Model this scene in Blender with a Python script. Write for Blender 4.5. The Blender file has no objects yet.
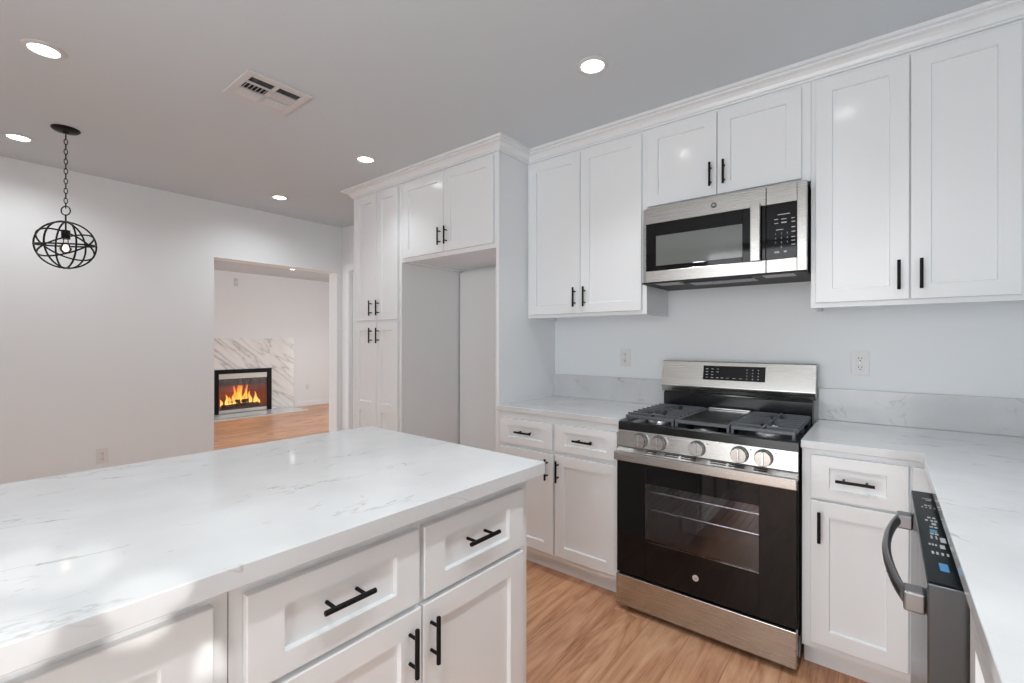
import bpy, bmesh, math, random
from mathutils import Vector, Matrix
S = bpy.context.scene
C = S.collection
PI = math.pi
random.seed(7)

# ------------------------------------------------------------------ camera
FPX, YAW, PITCH, ROLL = 463.706, 0.6753, -0.0004, 0.0011
CAM = Vector((1.0237, -2.7825, 1.3006))
cam = bpy.data.cameras.new('camera'); camo = bpy.data.objects.new('camera', cam); C.objects.link(camo)
cam.sensor_width = 36.0; cam.lens = FPX / 1024 * 36.0; cam.clip_start = 0.02
fw = Vector((-math.sin(YAW) * math.cos(PITCH), math.cos(YAW) * math.cos(PITCH), math.sin(PITCH)))
rt = Vector((math.cos(YAW), math.sin(YAW), 0)); up = rt.cross(fw)
r2 = rt * math.cos(ROLL) + up * math.sin(ROLL); u2 = up * math.cos(ROLL) - rt * math.sin(ROLL)
M = Matrix((r2, u2, -fw)).transposed().to_4x4(); M.translation = CAM
camo.matrix_world = M
S.camera = camo

# ------------------------------------------------------------------ world, sun, exposure
W = bpy.data.worlds.new('sky'); S.world = W; W.use_nodes = True
bg = W.node_tree.nodes['Background']
bg.inputs[0].default_value = (0.95, 0.975, 1.0, 1); bg.inputs[1].default_value = 4.2
S.view_settings.view_transform = 'Standard'; S.view_settings.look = 'None'
S.view_settings.gamma = 1.0; S.view_settings.use_curve_mapping = False
S.view_settings.exposure = 0.0
S.cycles.use_denoising = True
S.cycles.max_bounces = 12; S.cycles.diffuse_bounces = 8; S.cycles.glossy_bounces = 6
S.cycles.transparent_max_bounces = 16; S.cycles.transmission_bounces = 8
S.cycles.sample_clamp_indirect = 6.0
S.cycles.caustics_reflective = False; S.cycles.caustics_refractive = False

SA, SE = math.radians(12), math.radians(25)                        # sun: low, from the window side
sunv = Vector((math.cos(SE) * math.cos(SA), -math.cos(SE) * math.sin(SA), math.sin(SE)))
sl = bpy.data.lights.new('sun', 'SUN'); sl.energy = 1.9; sl.angle = math.radians(.6); sl.color = (1.0, .97, .92)
so = bpy.data.objects.new('sun', sl); C.objects.link(so); so.rotation_euler = sunv.to_track_quat('Z', 'Y').to_euler(); so.location = sunv * 8

def portal(name, loc, rot, sx, sy):
    l = bpy.data.lights.new(name, 'AREA'); l.shape = 'RECTANGLE'; l.size = sx; l.size_y = sy
    l.cycles.is_portal = True
    o = bpy.data.objects.new(name, l); C.objects.link(o); o.location = loc; o.rotation_euler = rot
    return o

# ------------------------------------------------------------------ materials
MATS = {}
def mat(name, col=(.8, .8, .8), rough=.5, metal=0.0, emit=None, estr=0.0, spec=.5, bump=None, coat=0.0):
    m = bpy.data.materials.new(name); m.use_nodes = True
    b = m.node_tree.nodes['Principled BSDF']
    b.inputs['Base Color'].default_value = (*col, 1); b.inputs['Roughness'].default_value = rough
    b.inputs['Metallic'].default_value = metal; b.inputs['Specular IOR Level'].default_value = spec
    b.inputs['Coat Weight'].default_value = coat
    if emit: b.inputs['Emission Color'].default_value = (*emit, 1); b.inputs['Emission Strength'].default_value = estr
    if bump:
        nt = m.node_tree; tc = nt.nodes.new('ShaderNodeTexCoord'); mp = nt.nodes.new('ShaderNodeMapping')
        n = nt.nodes.new('ShaderNodeTexNoise'); bp = nt.nodes.new('ShaderNodeBump')
        mp.inputs['Scale'].default_value = bump[0]; n.inputs['Scale'].default_value = 1.0
        n.inputs['Detail'].default_value = 3.0
        bp.inputs['Strength'].default_value = bump[1]; bp.inputs['Distance'].default_value = .002
        nt.links.new(tc.outputs['Object'], mp.inputs[0]); nt.links.new(mp.outputs[0], n.inputs['Vector'])
        nt.links.new(n.outputs['Fac'], bp.inputs['Height']); nt.links.new(bp.outputs[0], b.inputs['Normal'])
    MATS[name] = m
    return m
def nodes(m): return m.node_tree, m.node_tree.nodes['Principled BSDF']
def N(nt, t, **kw):
    n = nt.nodes.new(t)
    for k, v in kw.items(): setattr(n, k, v)
    return n
def math_(nt, op, a, b=None, clamp=False):
    n = N(nt, 'ShaderNodeMath', operation=op, use_clamp=clamp)
    for i, v in enumerate((a, b)):
        if v is None: continue
        if isinstance(v, (int, float)): n.inputs[i].default_value = v
        else: nt.links.new(v, n.inputs[i])
    return n.outputs[0]
def ramp(nt, fac, stops):
    r = N(nt, 'ShaderNodeValToRGB'); e = r.color_ramp.elements
    while len(e) < len(stops): e.new(.5)
    for x, (p, c) in zip(e, stops): x.position = p; x.color = (*c, 1)
    nt.links.new(fac, r.inputs[0]); return r.outputs[0]
def mix(nt, fac, a, b, blend='MIX'):
    n = N(nt, 'ShaderNodeMix', data_type='RGBA', blend_type=blend)
    for i, v in ((0, fac), (6, a), (7, b)):
        if isinstance(v, (int, float)): n.inputs[i].default_value = v
        elif isinstance(v, tuple): n.inputs[i].default_value = (*v, 1)
        else: nt.links.new(v, n.inputs[i])
    return n.outputs[2]

paint = mat('cabinet_paint', (.777, .80, .815), .15, spec=.45, bump=((30, 30, 30), .03))
wallm = mat('wall_paint', (.768, .80, .818), .42, spec=.35, bump=((60, 60, 60), .05))
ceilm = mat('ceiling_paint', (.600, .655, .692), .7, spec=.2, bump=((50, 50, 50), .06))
trimm = mat('trim_paint', (.80, .84, .87), .35)
black = mat('black_metal', (.006, .006, .007), .45, spec=.16)
blackp = mat('black_plastic', (.010, .010, .011), .5, spec=.3)
enamel = mat('black_enamel', (.008, .009, .010), .16)
iron = mat('cast_iron', (.085, .094, .105), .30, bump=((250, 250, 250), .3))
gasket = mat('dark_gap', (.02, .02, .02), .8)
plate = mat('white_plastic', (.72, .72, .72), .35)
slotm = mat('slot_dark', (.02, .02, .02), .7)
chrome = mat('chrome', (.72, .73, .74), .18, metal=1.0)
burner = mat('burner_aluminium', (.62, .63, .65), .35, metal=1.0)
badgem = mat('badge_silver', (.70, .70, .70), .3, metal=.6)
badged = mat('badge_dark', (.10, .10, .10), .4)
glyph = mat('printed_glyphs', (.42, .44, .45), .5)
glow = mat('blue_indicator', (.02, .12, .26), .4, emit=(.06, .36, .75), estr=.22)
lens = mat('downlight_lens', (1, 1, 1), .5, emit=(.96, .985, 1.0), estr=13.0)
bulbm = mat('bulb_glow', (1, .9, .8), .3, emit=(1.0, .80, .60), estr=14.0)
vdark = mat('duct_dark', (.015, .015, .015), .9)
logm = mat('charred_log', (.035, .02, .014), .9, bump=((40, 40, 40), .8))
brickm = mat('firebrick', (.42, .10, .06), .85)
railm = mat('rail_silver', (.55, .54, .50), .4, metal=.7)
curt = mat('mesh_curtain', (.16, .13, .12), .6, metal=.4)
leafm = mat('leaf', (.06, .14, .03), .6)
hsteel = mat('smooth_dark_steel', (.26, .26, .26), .32, metal=1.0)

def steel(name, col, rough, vec):
    m = mat(name, col, rough, metal=1.0)
    nt, b = nodes(m); tc = N(nt, 'ShaderNodeTexCoord'); mp = N(nt, 'ShaderNodeMapping'); mp.inputs['Scale'].default_value = vec
    n = N(nt, 'ShaderNodeTexNoise'); n.inputs['Scale'].default_value = 1; n.inputs['Detail'].default_value = 4
    nt.links.new(tc.outputs['Object'], mp.inputs[0]); nt.links.new(mp.outputs[0], n.inputs['Vector'])
    nt.links.new(math_(nt, 'ADD', math_(nt, 'MULTIPLY', n.outputs['Fac'], .16), rough - .08), b.inputs['Roughness'])
    bp = N(nt, 'ShaderNodeBump'); bp.inputs['Strength'].default_value = .05; bp.inputs['Distance'].default_value = .001
    nt.links.new(n.outputs['Fac'], bp.inputs['Height']); nt.links.new(bp.outputs[0], b.inputs['Normal'])
    b.inputs['Anisotropic'].default_value = .5
    return m
ss = steel('brushed_stainless', (.52, .51, .485), .26, (3, 400, 400))
ssd = steel('dark_stainless', (.125, .145, .16), .24, (60, 60, .6))

def glassm(name, tint, gloss_rough=.03, clear=.5):
    m = bpy.data.materials.new(name); m.use_nodes = True; nt = m.node_tree
    for n in list(nt.nodes): nt.nodes.remove(n)
    out = N(nt, 'ShaderNodeOutputMaterial'); tr = N(nt, 'ShaderNodeBsdfTransparent'); gl = N(nt, 'ShaderNodeBsdfGlossy')
    tr.inputs[0].default_value = (*tint, 1); gl.inputs['Roughness'].default_value = gloss_rough
    gl.inputs[0].default_value = (.95, .95, .95, 1)
    fr = N(nt, 'ShaderNodeFresnel'); fr.inputs[0].default_value = 1.6
    mx = N(nt, 'ShaderNodeMixShader'); nt.links.new(fr.outputs[0], mx.inputs[0])
    nt.links.new(tr.outputs[0], mx.inputs[1]); nt.links.new(gl.outputs[0], mx.inputs[2]); nt.links.new(mx.outputs[0], out.inputs[0])
    MATS[name] = m; return m
ovenglass = glassm('oven_window_glass', (.80, .80, .82))
fireglass = glassm('fireplace_glass', (.92, .88, .86))
bulbg = glassm('bulb_glass', (.97, .93, .90))
blackglass = mat('black_glass', (.004, .004, .005), .035, spec=.32)
mwglass = mat('microwave_window_glass', (.13, .14, .135), .06, spec=.8)

def quartz():
    m = mat('white_quartz', (.8, .8, .8), .08, spec=.4); nt, b = nodes(m)
    tc = N(nt, 'ShaderNodeTexCoord')
    def vein(scale, rot, width, off, mlo, mhi):
        mp = N(nt, 'ShaderNodeMapping'); mp.inputs['Rotation'].default_value = (0, 0, rot); mp.inputs['Location'].default_value = off
        mp.inputs['Scale'].default_value = (1, 2.6, 1.4)
        nt.links.new(tc.outputs['Object'], mp.inputs[0])
        n = N(nt, 'ShaderNodeTexNoise'); n.inputs['Scale'].default_value = scale; n.inputs['Detail'].default_value = 5; n.inputs['Roughness'].default_value = .55
        n.inputs['Distortion'].default_value = .6
        nt.links.new(mp.outputs[0], n.inputs['Vector'])
        d = math_(nt, 'ABSOLUTE', math_(nt, 'SUBTRACT', n.outputs['Fac'], .5))
        line = math_(nt, 'SUBTRACT', 1.0, math_(nt, 'DIVIDE', d, width), clamp=True)
        k = N(nt, 'ShaderNodeTexNoise'); k.inputs['Scale'].default_value = scale * 1.7; k.inputs['Detail'].default_value = 2
        nt.links.new(mp.outputs[0], k.inputs['Vector'])
        mask = N(nt, 'ShaderNodeMapRange'); mask.inputs[1].default_value = mlo; mask.inputs[2].default_value = mhi
        nt.links.new(k.outputs['Fac'], mask.inputs[0])
        return math_(nt, 'MULTIPLY', line, mask.outputs[0])
    v1 = vein(1.9, .55, .008, (3.1, .7, 0), .505, .65); v2 = vein(3.7, -.35, .010, (9, 4, 2), .56, .69)
    v = math_(nt, 'MAXIMUM', v1, math_(nt, 'MULTIPLY', v2, .8))
    cl = N(nt, 'ShaderNodeTexNoise'); cl.inputs['Scale'].default_value = 5; cl.inputs['Detail'].default_value = 6
    nt.links.new(tc.outputs['Object'], cl.inputs['Vector'])
    base = ramp(nt, cl.outputs['Fac'], [(.35, (.59, .60, .61)), (.65, (.64, .655, .665))])
    nt.links.new(mix(nt, math_(nt, 'MULTIPLY', v, .8), base, (.30, .30, .29)), b.inputs['Base Color'])
    return m
quartzm = quartz()

def marble():
    m = mat('veined_marble', (.8, .8, .8), .15); nt, b = nodes(m)
    tc = N(nt, 'ShaderNodeTexCoord'); mr = N(nt, 'ShaderNodeMapping'); mr.inputs['Rotation'].default_value = (.66, 0, .4)
    mp = N(nt, 'ShaderNodeMapping'); mp.inputs['Scale'].default_value = (1, .62, 3.6)
    nt.links.new(tc.outputs['Object'], mr.inputs[0]); nt.links.new(mr.outputs[0], mp.inputs[0])
    n = N(nt, 'ShaderNodeTexNoise'); n.inputs['Scale'].default_value = 1.5; n.inputs['Detail'].default_value = 6; n.inputs['Distortion'].default_value = .5
    nt.links.new(mp.outputs[0], n.inputs['Vector'])
    d = math_(nt, 'ABSOLUTE', math_(nt, 'SUBTRACT', n.outputs['Fac'], .5))
    col = ramp(nt, d, [(0, (.46, .46, .45)), (.010, (.60, .60, .59)), (.030, (.73, .73, .715)), (.09, (.79, .79, .775))])
    nt.links.new(col, b.inputs['Base Color']); return m
marblem = marble()

def wood():
    m = mat('oak_floor', (.5, .3, .2), .36, spec=.45); nt, b = nodes(m)
    tc = N(nt, 'ShaderNodeTexCoord'); sp = N(nt, 'ShaderNodeSeparateXYZ'); nt.links.new(tc.outputs['Object'], sp.inputs[0])
    PW, PL = .178, 1.22
    col_i = math_(nt, 'FLOOR', math_(nt, 'DIVIDE', sp.outputs[0], PW))
    wn = N(nt, 'ShaderNodeTexWhiteNoise', noise_dimensions='1D'); nt.links.new(col_i, wn.inputs['W'])
    ysh = math_(nt, 'ADD', math_(nt, 'DIVIDE', sp.outputs[1], PL), wn.outputs['Value'])
    row_i = math_(nt, 'FLOOR', ysh)
    cb = N(nt, 'ShaderNodeCombineXYZ'); nt.links.new(col_i, cb.inputs[0]); nt.links.new(row_i, cb.inputs[1])
    w2 = N(nt, 'ShaderNodeTexWhiteNoise', noise_dimensions='3D'); nt.links.new(cb.outputs[0], w2.inputs['Vector'])
    # grain, offset per plank
    off = N(nt, 'ShaderNodeVectorMath', operation='SCALE'); nt.links.new(w2.outputs['Color'], off.inputs[0]); off.inputs['Scale'].default_value = 30
    ad = N(nt, 'ShaderNodeVectorMath', operation='ADD'); nt.links.new(tc.outputs['Object'], ad.inputs[0]); nt.links.new(off.outputs[0], ad.inputs[1])
    mp = N(nt, 'ShaderNodeMapping'); mp.inputs['Scale'].default_value = (6.5, .95, 1); nt.links.new(ad.outputs[0], mp.inputs[0])
    g = N(nt, 'ShaderNodeTexNoise'); g.inputs['Scale'].default_value = 1.6; g.inputs['Detail'].default_value = 8; g.inputs['Roughness'].default_value = .62; g.inputs['Distortion'].default_value = 1.7
    nt.links.new(mp.outputs[0], g.inputs['Vector'])
    mp2 = N(nt, 'ShaderNodeMapping'); mp2.inputs['Scale'].default_value = (150, 2.2, 1); nt.links.new(ad.outputs[0], mp2.inputs[0])
    f = N(nt, 'ShaderNodeTexNoise'); f.inputs['Scale'].default_value = 1.0; f.inputs['Detail'].default_value = 3; nt.links.new(mp2.outputs[0], f.inputs['Vector'])
    gg = math_(nt, 'ADD', math_(nt, 'MULTIPLY', g.outputs['Fac'], .78), math_(nt, 'MULTIPLY', f.outputs['Fac'], .22))
    col = ramp(nt, gg, [(.30, (.23, .090, .042)), (.42, (.46, .215, .110)), (.52, (.61, .325, .185)), (.66, (.72, .42, .255))])
    tone = math_(nt, 'ADD', .86, math_(nt, 'MULTIPLY', w2.outputs['Value'], .24))
    hs = N(nt, 'ShaderNodeHueSaturation'); nt.links.new(col, hs.inputs['Color']); nt.links.new(tone, hs.inputs['Value'])
    # seams
    fx = math_(nt, 'FRACT', math_(nt, 'DIVIDE', sp.outputs[0], PW)); fy = math_(nt, 'FRACT', ysh)
    ex = math_(nt, 'MULTIPLY', math_(nt, 'MINIMUM', fx, math_(nt, 'SUBTRACT', 1.0, fx)), PW)
    ey = math_(nt, 'MULTIPLY', math_(nt, 'MINIMUM', fy, math_(nt, 'SUBTRACT', 1.0, fy)), PL)
    seam = math_(nt, 'LESS_THAN', math_(nt, 'MINIMUM', ex, ey), .0012)
    nt.links.new(mix(nt, math_(nt, 'MULTIPLY', seam, .55), hs.outputs[0], (.10, .045, .025)), b.inputs['Base Color'])
    bp = N(nt, 'ShaderNodeBump'); bp.inputs['Strength'].default_value = .12; bp.inputs['Distance'].default_value = .002
    nt.links.new(gg, bp.inputs['Height']); nt.links.new(bp.outputs[0], b.inputs['Normal'])
    return m
woodm = wood()

def flame_mat():
    m = bpy.data.materials.new('flame'); m.use_nodes = True; nt = m.node_tree
    for n in list(nt.nodes): nt.nodes.remove(n)
    out = N(nt, 'ShaderNodeOutputMaterial'); em = N(nt, 'ShaderNodeEmission'); tr = N(nt, 'ShaderNodeBsdfTransparent'); ad = N(nt, 'ShaderNodeAddShader')
    tc = N(nt, 'ShaderNodeTexCoord'); sp = N(nt, 'ShaderNodeSeparateXYZ'); nt.links.new(tc.outputs['Generated'], sp.inputs[0])
    n = N(nt, 'ShaderNodeTexNoise'); n.inputs['Scale'].default_value = 9; nt.links.new(tc.outputs['Object'], n.inputs['Vector'])
    h = math_(nt, 'ADD', sp.outputs[2], math_(nt, 'MULTIPLY', math_(nt, 'SUBTRACT', n.outputs['Fac'], .5), .7))
    nt.links.new(ramp(nt, h, [(.05, (1, .62, .16)), (.35, (1, .42, .06)), (.65, (.9, .20, .02)), (1, (.45, .05, .01))]), em.inputs[0])
    em.inputs[1].default_value = 1.3
    nt.links.new(em.outputs[0], ad.inputs[0]); nt.links.new(tr.outputs[0], ad.inputs[1]); nt.links.new(ad.outputs[0], out.inputs[0])
    tr.inputs[0].default_value = (.55, .5, .5, 1)
    MATS['flame'] = m; return m
flamem = flame_mat()

# ------------------------------------------------------------------ mesh helpers
class MB:
    def __init__(s): s.bm = bmesh.new()
    def box(s, x0, x1, y0, y1, z0, z1, bev=0.0, seg=2):
        r = bmesh.ops.create_cube(s.bm, size=1.0); v = r['verts']
        sx, sy, sz = x1 - x0, y1 - y0, z1 - z0
        for q in v: q.co = Vector((x0 + (q.co.x + .5) * sx, y0 + (q.co.y + .5) * sy, z0 + (q.co.z + .5) * sz))
        if bev > 0:
            e = list({e for q in v for e in q.link_edges})
            bmesh.ops.bevel(s.bm, geom=e, offset=min(bev, abs(sx) * .45, abs(sy) * .45, abs(sz) * .45), segments=seg, affect='EDGES', profile=.5)
        return s
    def prism(s, pts, a, b, axis='x', bev=0.0):
        """polygon extruded along axis from a to b; pts are the two other coordinates in order"""
        def P(p, t):
            return {'x': (t, p[0], p[1]), 'y': (p[0], t, p[1]), 'z': (p[0], p[1], t)}[axis]
        A = [s.bm.verts.new(P(p, a)) for p in pts]; B = [s.bm.verts.new(P(p, b)) for p in pts]
        n = len(pts); fs = [s.bm.faces.new(A), s.bm.faces.new(B[::-1])]
        for i in range(n): fs.append(s.bm.faces.new((A[i], B[i], B[(i + 1) % n], A[(i + 1) % n])))
        bmesh.ops.recalc_face_normals(s.bm, faces=fs)
        if bev > 0:
            e = list({e for f in fs for e in f.edges})
            bmesh.ops.bevel(s.bm, geom=e, offset=bev, segments=2, affect='EDGES', profile=.5)
        return s
    def tube(s, path, r, seg=10, closed=False, caps=True, flat=None):
        P = [Vector(p) for p in path]; n = len(P); rings = []
        t0 = (P[1] - P[0]).normalized()
        ref = Vector((0, 0, 1)) if abs(t0.z) < .9 else Vector((1, 0, 0))
        u = t0.cross(ref).normalized()
        for i in range(n):
            if closed: t = (P[(i + 1) % n] - P[i - 1]).normalized()
            else: t = (P[min(i + 1, n - 1)] - P[max(i - 1, 0)]).normalized()
            u = (u - t * u.dot(t)).normalized(); w = t.cross(u)
            rr = r[i] if isinstance(r, (list, tuple)) else r
            k = flat if flat else (1, 1)
            rings.append([s.bm.verts.new(P[i] + (u * math.cos(2 * PI * j / seg) * k[0] + w * math.sin(2 * PI * j / seg) * k[1]) * rr) for j in range(seg)])
        fs = []
        m = n if closed else n - 1
        for i in range(m):
            a, b = rings[i], rings[(i + 1) % n]
            for j in range(seg): fs.append(s.bm.faces.new((a[j], a[(j + 1) % seg], b[(j + 1) % seg], b[j])))
        if not closed and caps: fs.append(s.bm.faces.new(rings[0][::-1])); fs.append(s.bm.faces.new(rings[-1]))
        bmesh.ops.recalc_face_normals(s.bm, faces=fs)
        return s
    def cyl(s, p0, p1, r, seg=20): return s.tube([p0, p1], r, seg)
    def lathe(s, prof, c, axis='z', seg=32):
        """prof: (radius, height) points, revolved about axis through c"""
        c = Vector(c); rings = []
        ax = {'z': lambda a, b, h: (a, b, h), 'y': lambda a, b, h: (a, h, b), 'x': lambda a, b, h: (h, a, b)}[axis]
        for r, h in prof:
            if r < 1e-6: rings.append([s.bm.verts.new(c + Vector(ax(0, 0, h)))])
            else: rings.append([s.bm.verts.new(c + Vector(ax(r * math.cos(2 * PI * j / seg), r * math.sin(2 * PI * j / seg), h))) for j in range(seg)])
        fs = []
        for a, b in zip(rings, rings[1:]):
            for j in range(seg):
                k = (j + 1) % seg
                q = [a[j % len(a)], a[k % len(a)], b[k % len(b)], b[j % len(b)]]
                q = list(dict.fromkeys(q))
                if len(q) > 2: fs.append(s.bm.faces.new(q))
        bmesh.ops.recalc_face_normals(s.bm, faces=fs)
        return s
    def build(s, name, m, parent=None, smooth=False):
        me = bpy.data.meshes.new(name); s.bm.to_mesh(me); s.bm.free(); me.materials.append(m)
        o = bpy.data.objects.new(name, me); C.objects.link(o)
        if parent: o.parent = parent
        if smooth:
            for p in me.polygons: p.use_smooth = True
            try: me.set_sharp_from_angle(angle=math.radians(38))
            except Exception: pass
        return o
def tag(o, label=None, cat=None, group=None, kind=None):
    for k, v in (('label', label), ('category', cat), ('group', group), ('kind', kind)):
        if v: o[k] = v
    return o
def thing(name, label, cat, loc=(0, 0, 0), rz=0.0, group=None):
    o = bpy.data.objects.new(name, None); C.objects.link(o); o.empty_display_size = .1
    o.location = loc; o.rotation_euler = (0, 0, rz)
    return tag(o, label, cat, group)
def struct(mb, name, m, smooth=False):
    o = mb.build(name, m, None, smooth); o['kind'] = 'structure'; return o
def text_mesh(items, name, m, parent, xform):
    """items: (string, x, z, size) lying in one plane; xform maps (u, v, w) to the parent's space"""
    bm = bmesh.new()
    for st, x, z, size in items:
        cu = bpy.data.curves.new('lettering', 'FONT'); cu.body = st; cu.size = size; cu.align_x = 'CENTER'; cu.align_y = 'CENTER'
        cu.extrude = .0002; cu.resolution_u = 3
        ob = bpy.data.objects.new('lettering', cu); C.objects.link(ob)
        dg = bpy.context.evaluated_depsgraph_get(); me = bpy.data.meshes.new_from_object(ob.evaluated_get(dg))
        for v in me.vertices: v.co = Vector((v.co.x + x, v.co.y + z, v.co.z))
        bm.from_mesh(me); bpy.data.meshes.remove(me)
        bpy.data.objects.remove(ob); bpy.data.curves.remove(cu)
    for v in bm.verts: v.co = Vector(xform(*v.co))
    me = bpy.data.meshes.new(name); bm.to_mesh(me); bm.free(); me.materials.append(m)
    o = bpy.data.objects.new(name, me); C.objects.link(o); o.parent = parent
    return o

# ------------------------------------------------------------------ setting
CZ = 2.533            # ceiling height
XW = -3.577           # left wall face
XF = -8.027           # far living-room wall face
XR = 1.785            # right wall face
YB = -4.4             # wall behind the camera
struct(MB().box(XF - .2, XR + .2, -4.6, 3.6, -.1, 0), 'floor', woodm)
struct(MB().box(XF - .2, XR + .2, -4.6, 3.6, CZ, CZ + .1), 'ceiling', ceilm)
wb = MB()                                                           # back wall with a door opening at its left end
wb.box(-3.42, -2.62, .002, .12, 2.05, CZ); wb.box(-2.62, XR, 0, .12, 0, CZ); wb.box(XW, -3.42, 0, .12, 0, CZ)
struct(wb, 'wall_back', wallm)
OY0, OY1, OZ = -1.236, -.059, 2.04
wl = MB(); wl.box(XW - .16, XW, YB, OY0, 0, CZ); wl.box(XW - .16, XW, OY1, 3.4, 0, CZ); wl.box(XW - .16, XW, OY0, OY1, OZ, CZ)
struct(wl, 'wall_left', wallm)
wr = MB()                                                           # right wall: window over the counter, out of the frame
WY0, WY1, WZ0, WZ1 = -3.35, -2.35, 1.12, 2.15
wr.box(XR, XR + .12, YB, WY0, 0, CZ); wr.box(XR, XR + .12, WY1, 0.12, 0, CZ); wr.box(XR, XR + .12, WY0, WY1, 0, WZ0); wr.box(XR, XR + .12, WY0, WY1, WZ1, CZ)
struct(wr, 'wall_right', wallm)
wh = MB()                                                           # wall behind the camera: wide glazed opening
BX0, BX1, BZ1 = -.8, 1.3, 2.45
wh.box(XW, BX0, YB - .12, YB, 0, CZ); wh.box(BX1, XR, YB - .12, YB, 0, CZ); wh.box(BX0, BX1, YB - .12, YB, BZ1, CZ)
struct(wh, 'wall_behind', wallm)
wf = MB(); wf.box(XF - .12, XF, -3.6, .29, 0, CZ); wf.box(XF - .12, XF, 1.16, 3.4, 0, CZ); wf.box(XF - .12, XF, .29, 1.16, .74, CZ)
struct(wf, 'wall_far', wallm)
LX0, LX1 = -6.1, -4.4
wlf = MB(); wlf.box(XF, LX0, -3.6, -3.5, 0, CZ); wlf.box(LX1, XW - .16, -3.6, -3.5, 0, CZ); wlf.box(LX0, LX1, -3.6, -3.5, 2.3, CZ)
struct(wlf, 'wall_front', wallm)
wre = MB(); wre.box(XF, -6.0, 3.3, 3.4, 0, CZ); wre.box(-4.1, XW - .16, 3.3, 3.4, 0, CZ); wre.box(-6.0, -4.1, 3.3, 3.4, 2.3, CZ)
struct(wre, 'wall_rear', wallm)
portal('portal_rear', (-5.05, 3.35, 1.15), (-PI / 2, 0, 0), 1.9, 2.3)
portal('portal_window', (XR + .06, (WY0 + WY1) / 2, (WZ0 + WZ1) / 2), (0, PI / 2, 0), WZ1 - WZ0, WY1 - WY0)
portal('portal_glazing', ((BX0 + BX1) / 2, YB - .06, BZ1 / 2), (PI / 2, 0, 0), BX1 - BX0, BZ1)
portal('portal_living', ((LX0 + LX1) / 2, -3.55, 1.15), (PI / 2, 0, 0), LX1 - LX0, 2.3)
struct(MB().box(XR + .14, 6.0, -6.5, 1.0, -.15, -.02), 'ground', mat('garden_soil', (.16, .12, .08), .9))
def sun_mask_tree():  # unseen tree, added to break the window sun into patches on the island
    t = thing('sun_mask_tree', 'unseen leafy tree added outside the right window, its leaf gaps shaping the sun patches', 'tree', (2.75, -3.05, -.02))
    U = Vector((math.sin(SA), math.cos(SA), 0)); Vv = sunv.cross(U); base = Vector(t.location); rnd = random.Random(5)
    gaps = ((-2.655, .640, .036, .036), (-2.580, .618, .044, .034), (-2.648, .525, .052, .036), (-2.490, .540, .050, .027), (-2.500, .490, .036, .010), (-2.404, .400, .018, .036))
    bm = bmesh.new(); n = 0
    while n < 12000:
        if n < 7500:
            p = Vector((XR + .1, rnd.uniform(WY0 - .15, WY1 + .15), rnd.uniform(WZ0 - .15, WZ1 + .15))) + sunv * rnd.uniform(.55, 1.15); r = rnd.choice((.02, .03, .045))
        else:                                                       # small leaves packed between the gaps to block stray sun
            p = U * rnd.uniform(-2.78, -2.34) + Vv * rnd.uniform(.28, .74) + sunv * (sunv.x * XR + rnd.uniform(1.0, 1.5)); r = rnd.choice((.008, .012, .016))
        u, v = p.dot(U), p.dot(Vv)
        if any(((u - g[0]) / (g[2] + r)) ** 2 + ((v - g[1]) / (g[3] + r)) ** 2 < 1 for g in gaps): continue
        d = (sunv + Vector((rnd.uniform(-.6, .6), rnd.uniform(-.6, .6), rnd.uniform(-.6, .6)))).normalized()
        a = d.orthogonal().normalized(); a.rotate(Matrix.Rotation(rnd.uniform(0, 6.28), 3, d)); b = d.cross(a)
        bm.faces.new([bm.verts.new(p - base + a * (r * x) + b * (r * y) + d * (r * z)) for x, y, z in ((-1, 0, 0), (-.45, .5, .08), (.3, .45, .08), (1, 0, -.1), (.3, -.45, .08), (-.45, -.5, .08))]); n += 1
    me = bpy.data.meshes.new('sun_mask_leaves'); bm.to_mesh(me); bm.free(); me.materials.append(leafm)
    o = bpy.data.objects.new('sun_mask_leaves', me); C.objects.link(o); o.parent = t
    mb = MB(); mb.tube([(0, 0, 0), (.03, .02, .6), (0, -.02, 1.3), (.02, 0, 2.0)], [.07, .06, .045, .02], 12)
    for k in range(6): q = 2.1 * k; mb.tube([(.01, 0, 1.05 + .13 * k), (.25 * math.cos(q), .4 * math.sin(q), 1.4 + .15 * k)], [.02, .006], 8)
    mb.build('trunk', mat('bark', (.12, .08, .05), .9), t, True)
sun_mask_tree()
# baseboards and door casing
struct(MB().box(XF, XF + .015, 1.66, 3.3, 0, .10, .004), 'baseboard_far', trimm)
bl = MB(); bl.box(XW, XW + .014, YB, OY0 - .002, 0, .10, .004); struct(bl, 'baseboard_left', trimm)
cs = MB(); cs.box(-3.488, -3.42, -.018, .0, 0, 2.05, .003); cs.box(-3.488, -2.55, -.018, 0, 2.05, 2.12, .003); cs.box(-2.62, -2.55, -.018, 0, 0, 2.05, .003)
struct(cs, 'trim_1', trimm)
d1 = tag(MB().box(-3.415, -2.625, .03, .065, .005, 2.045, .002).build('door_1', trimm), kind='structure')

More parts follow.
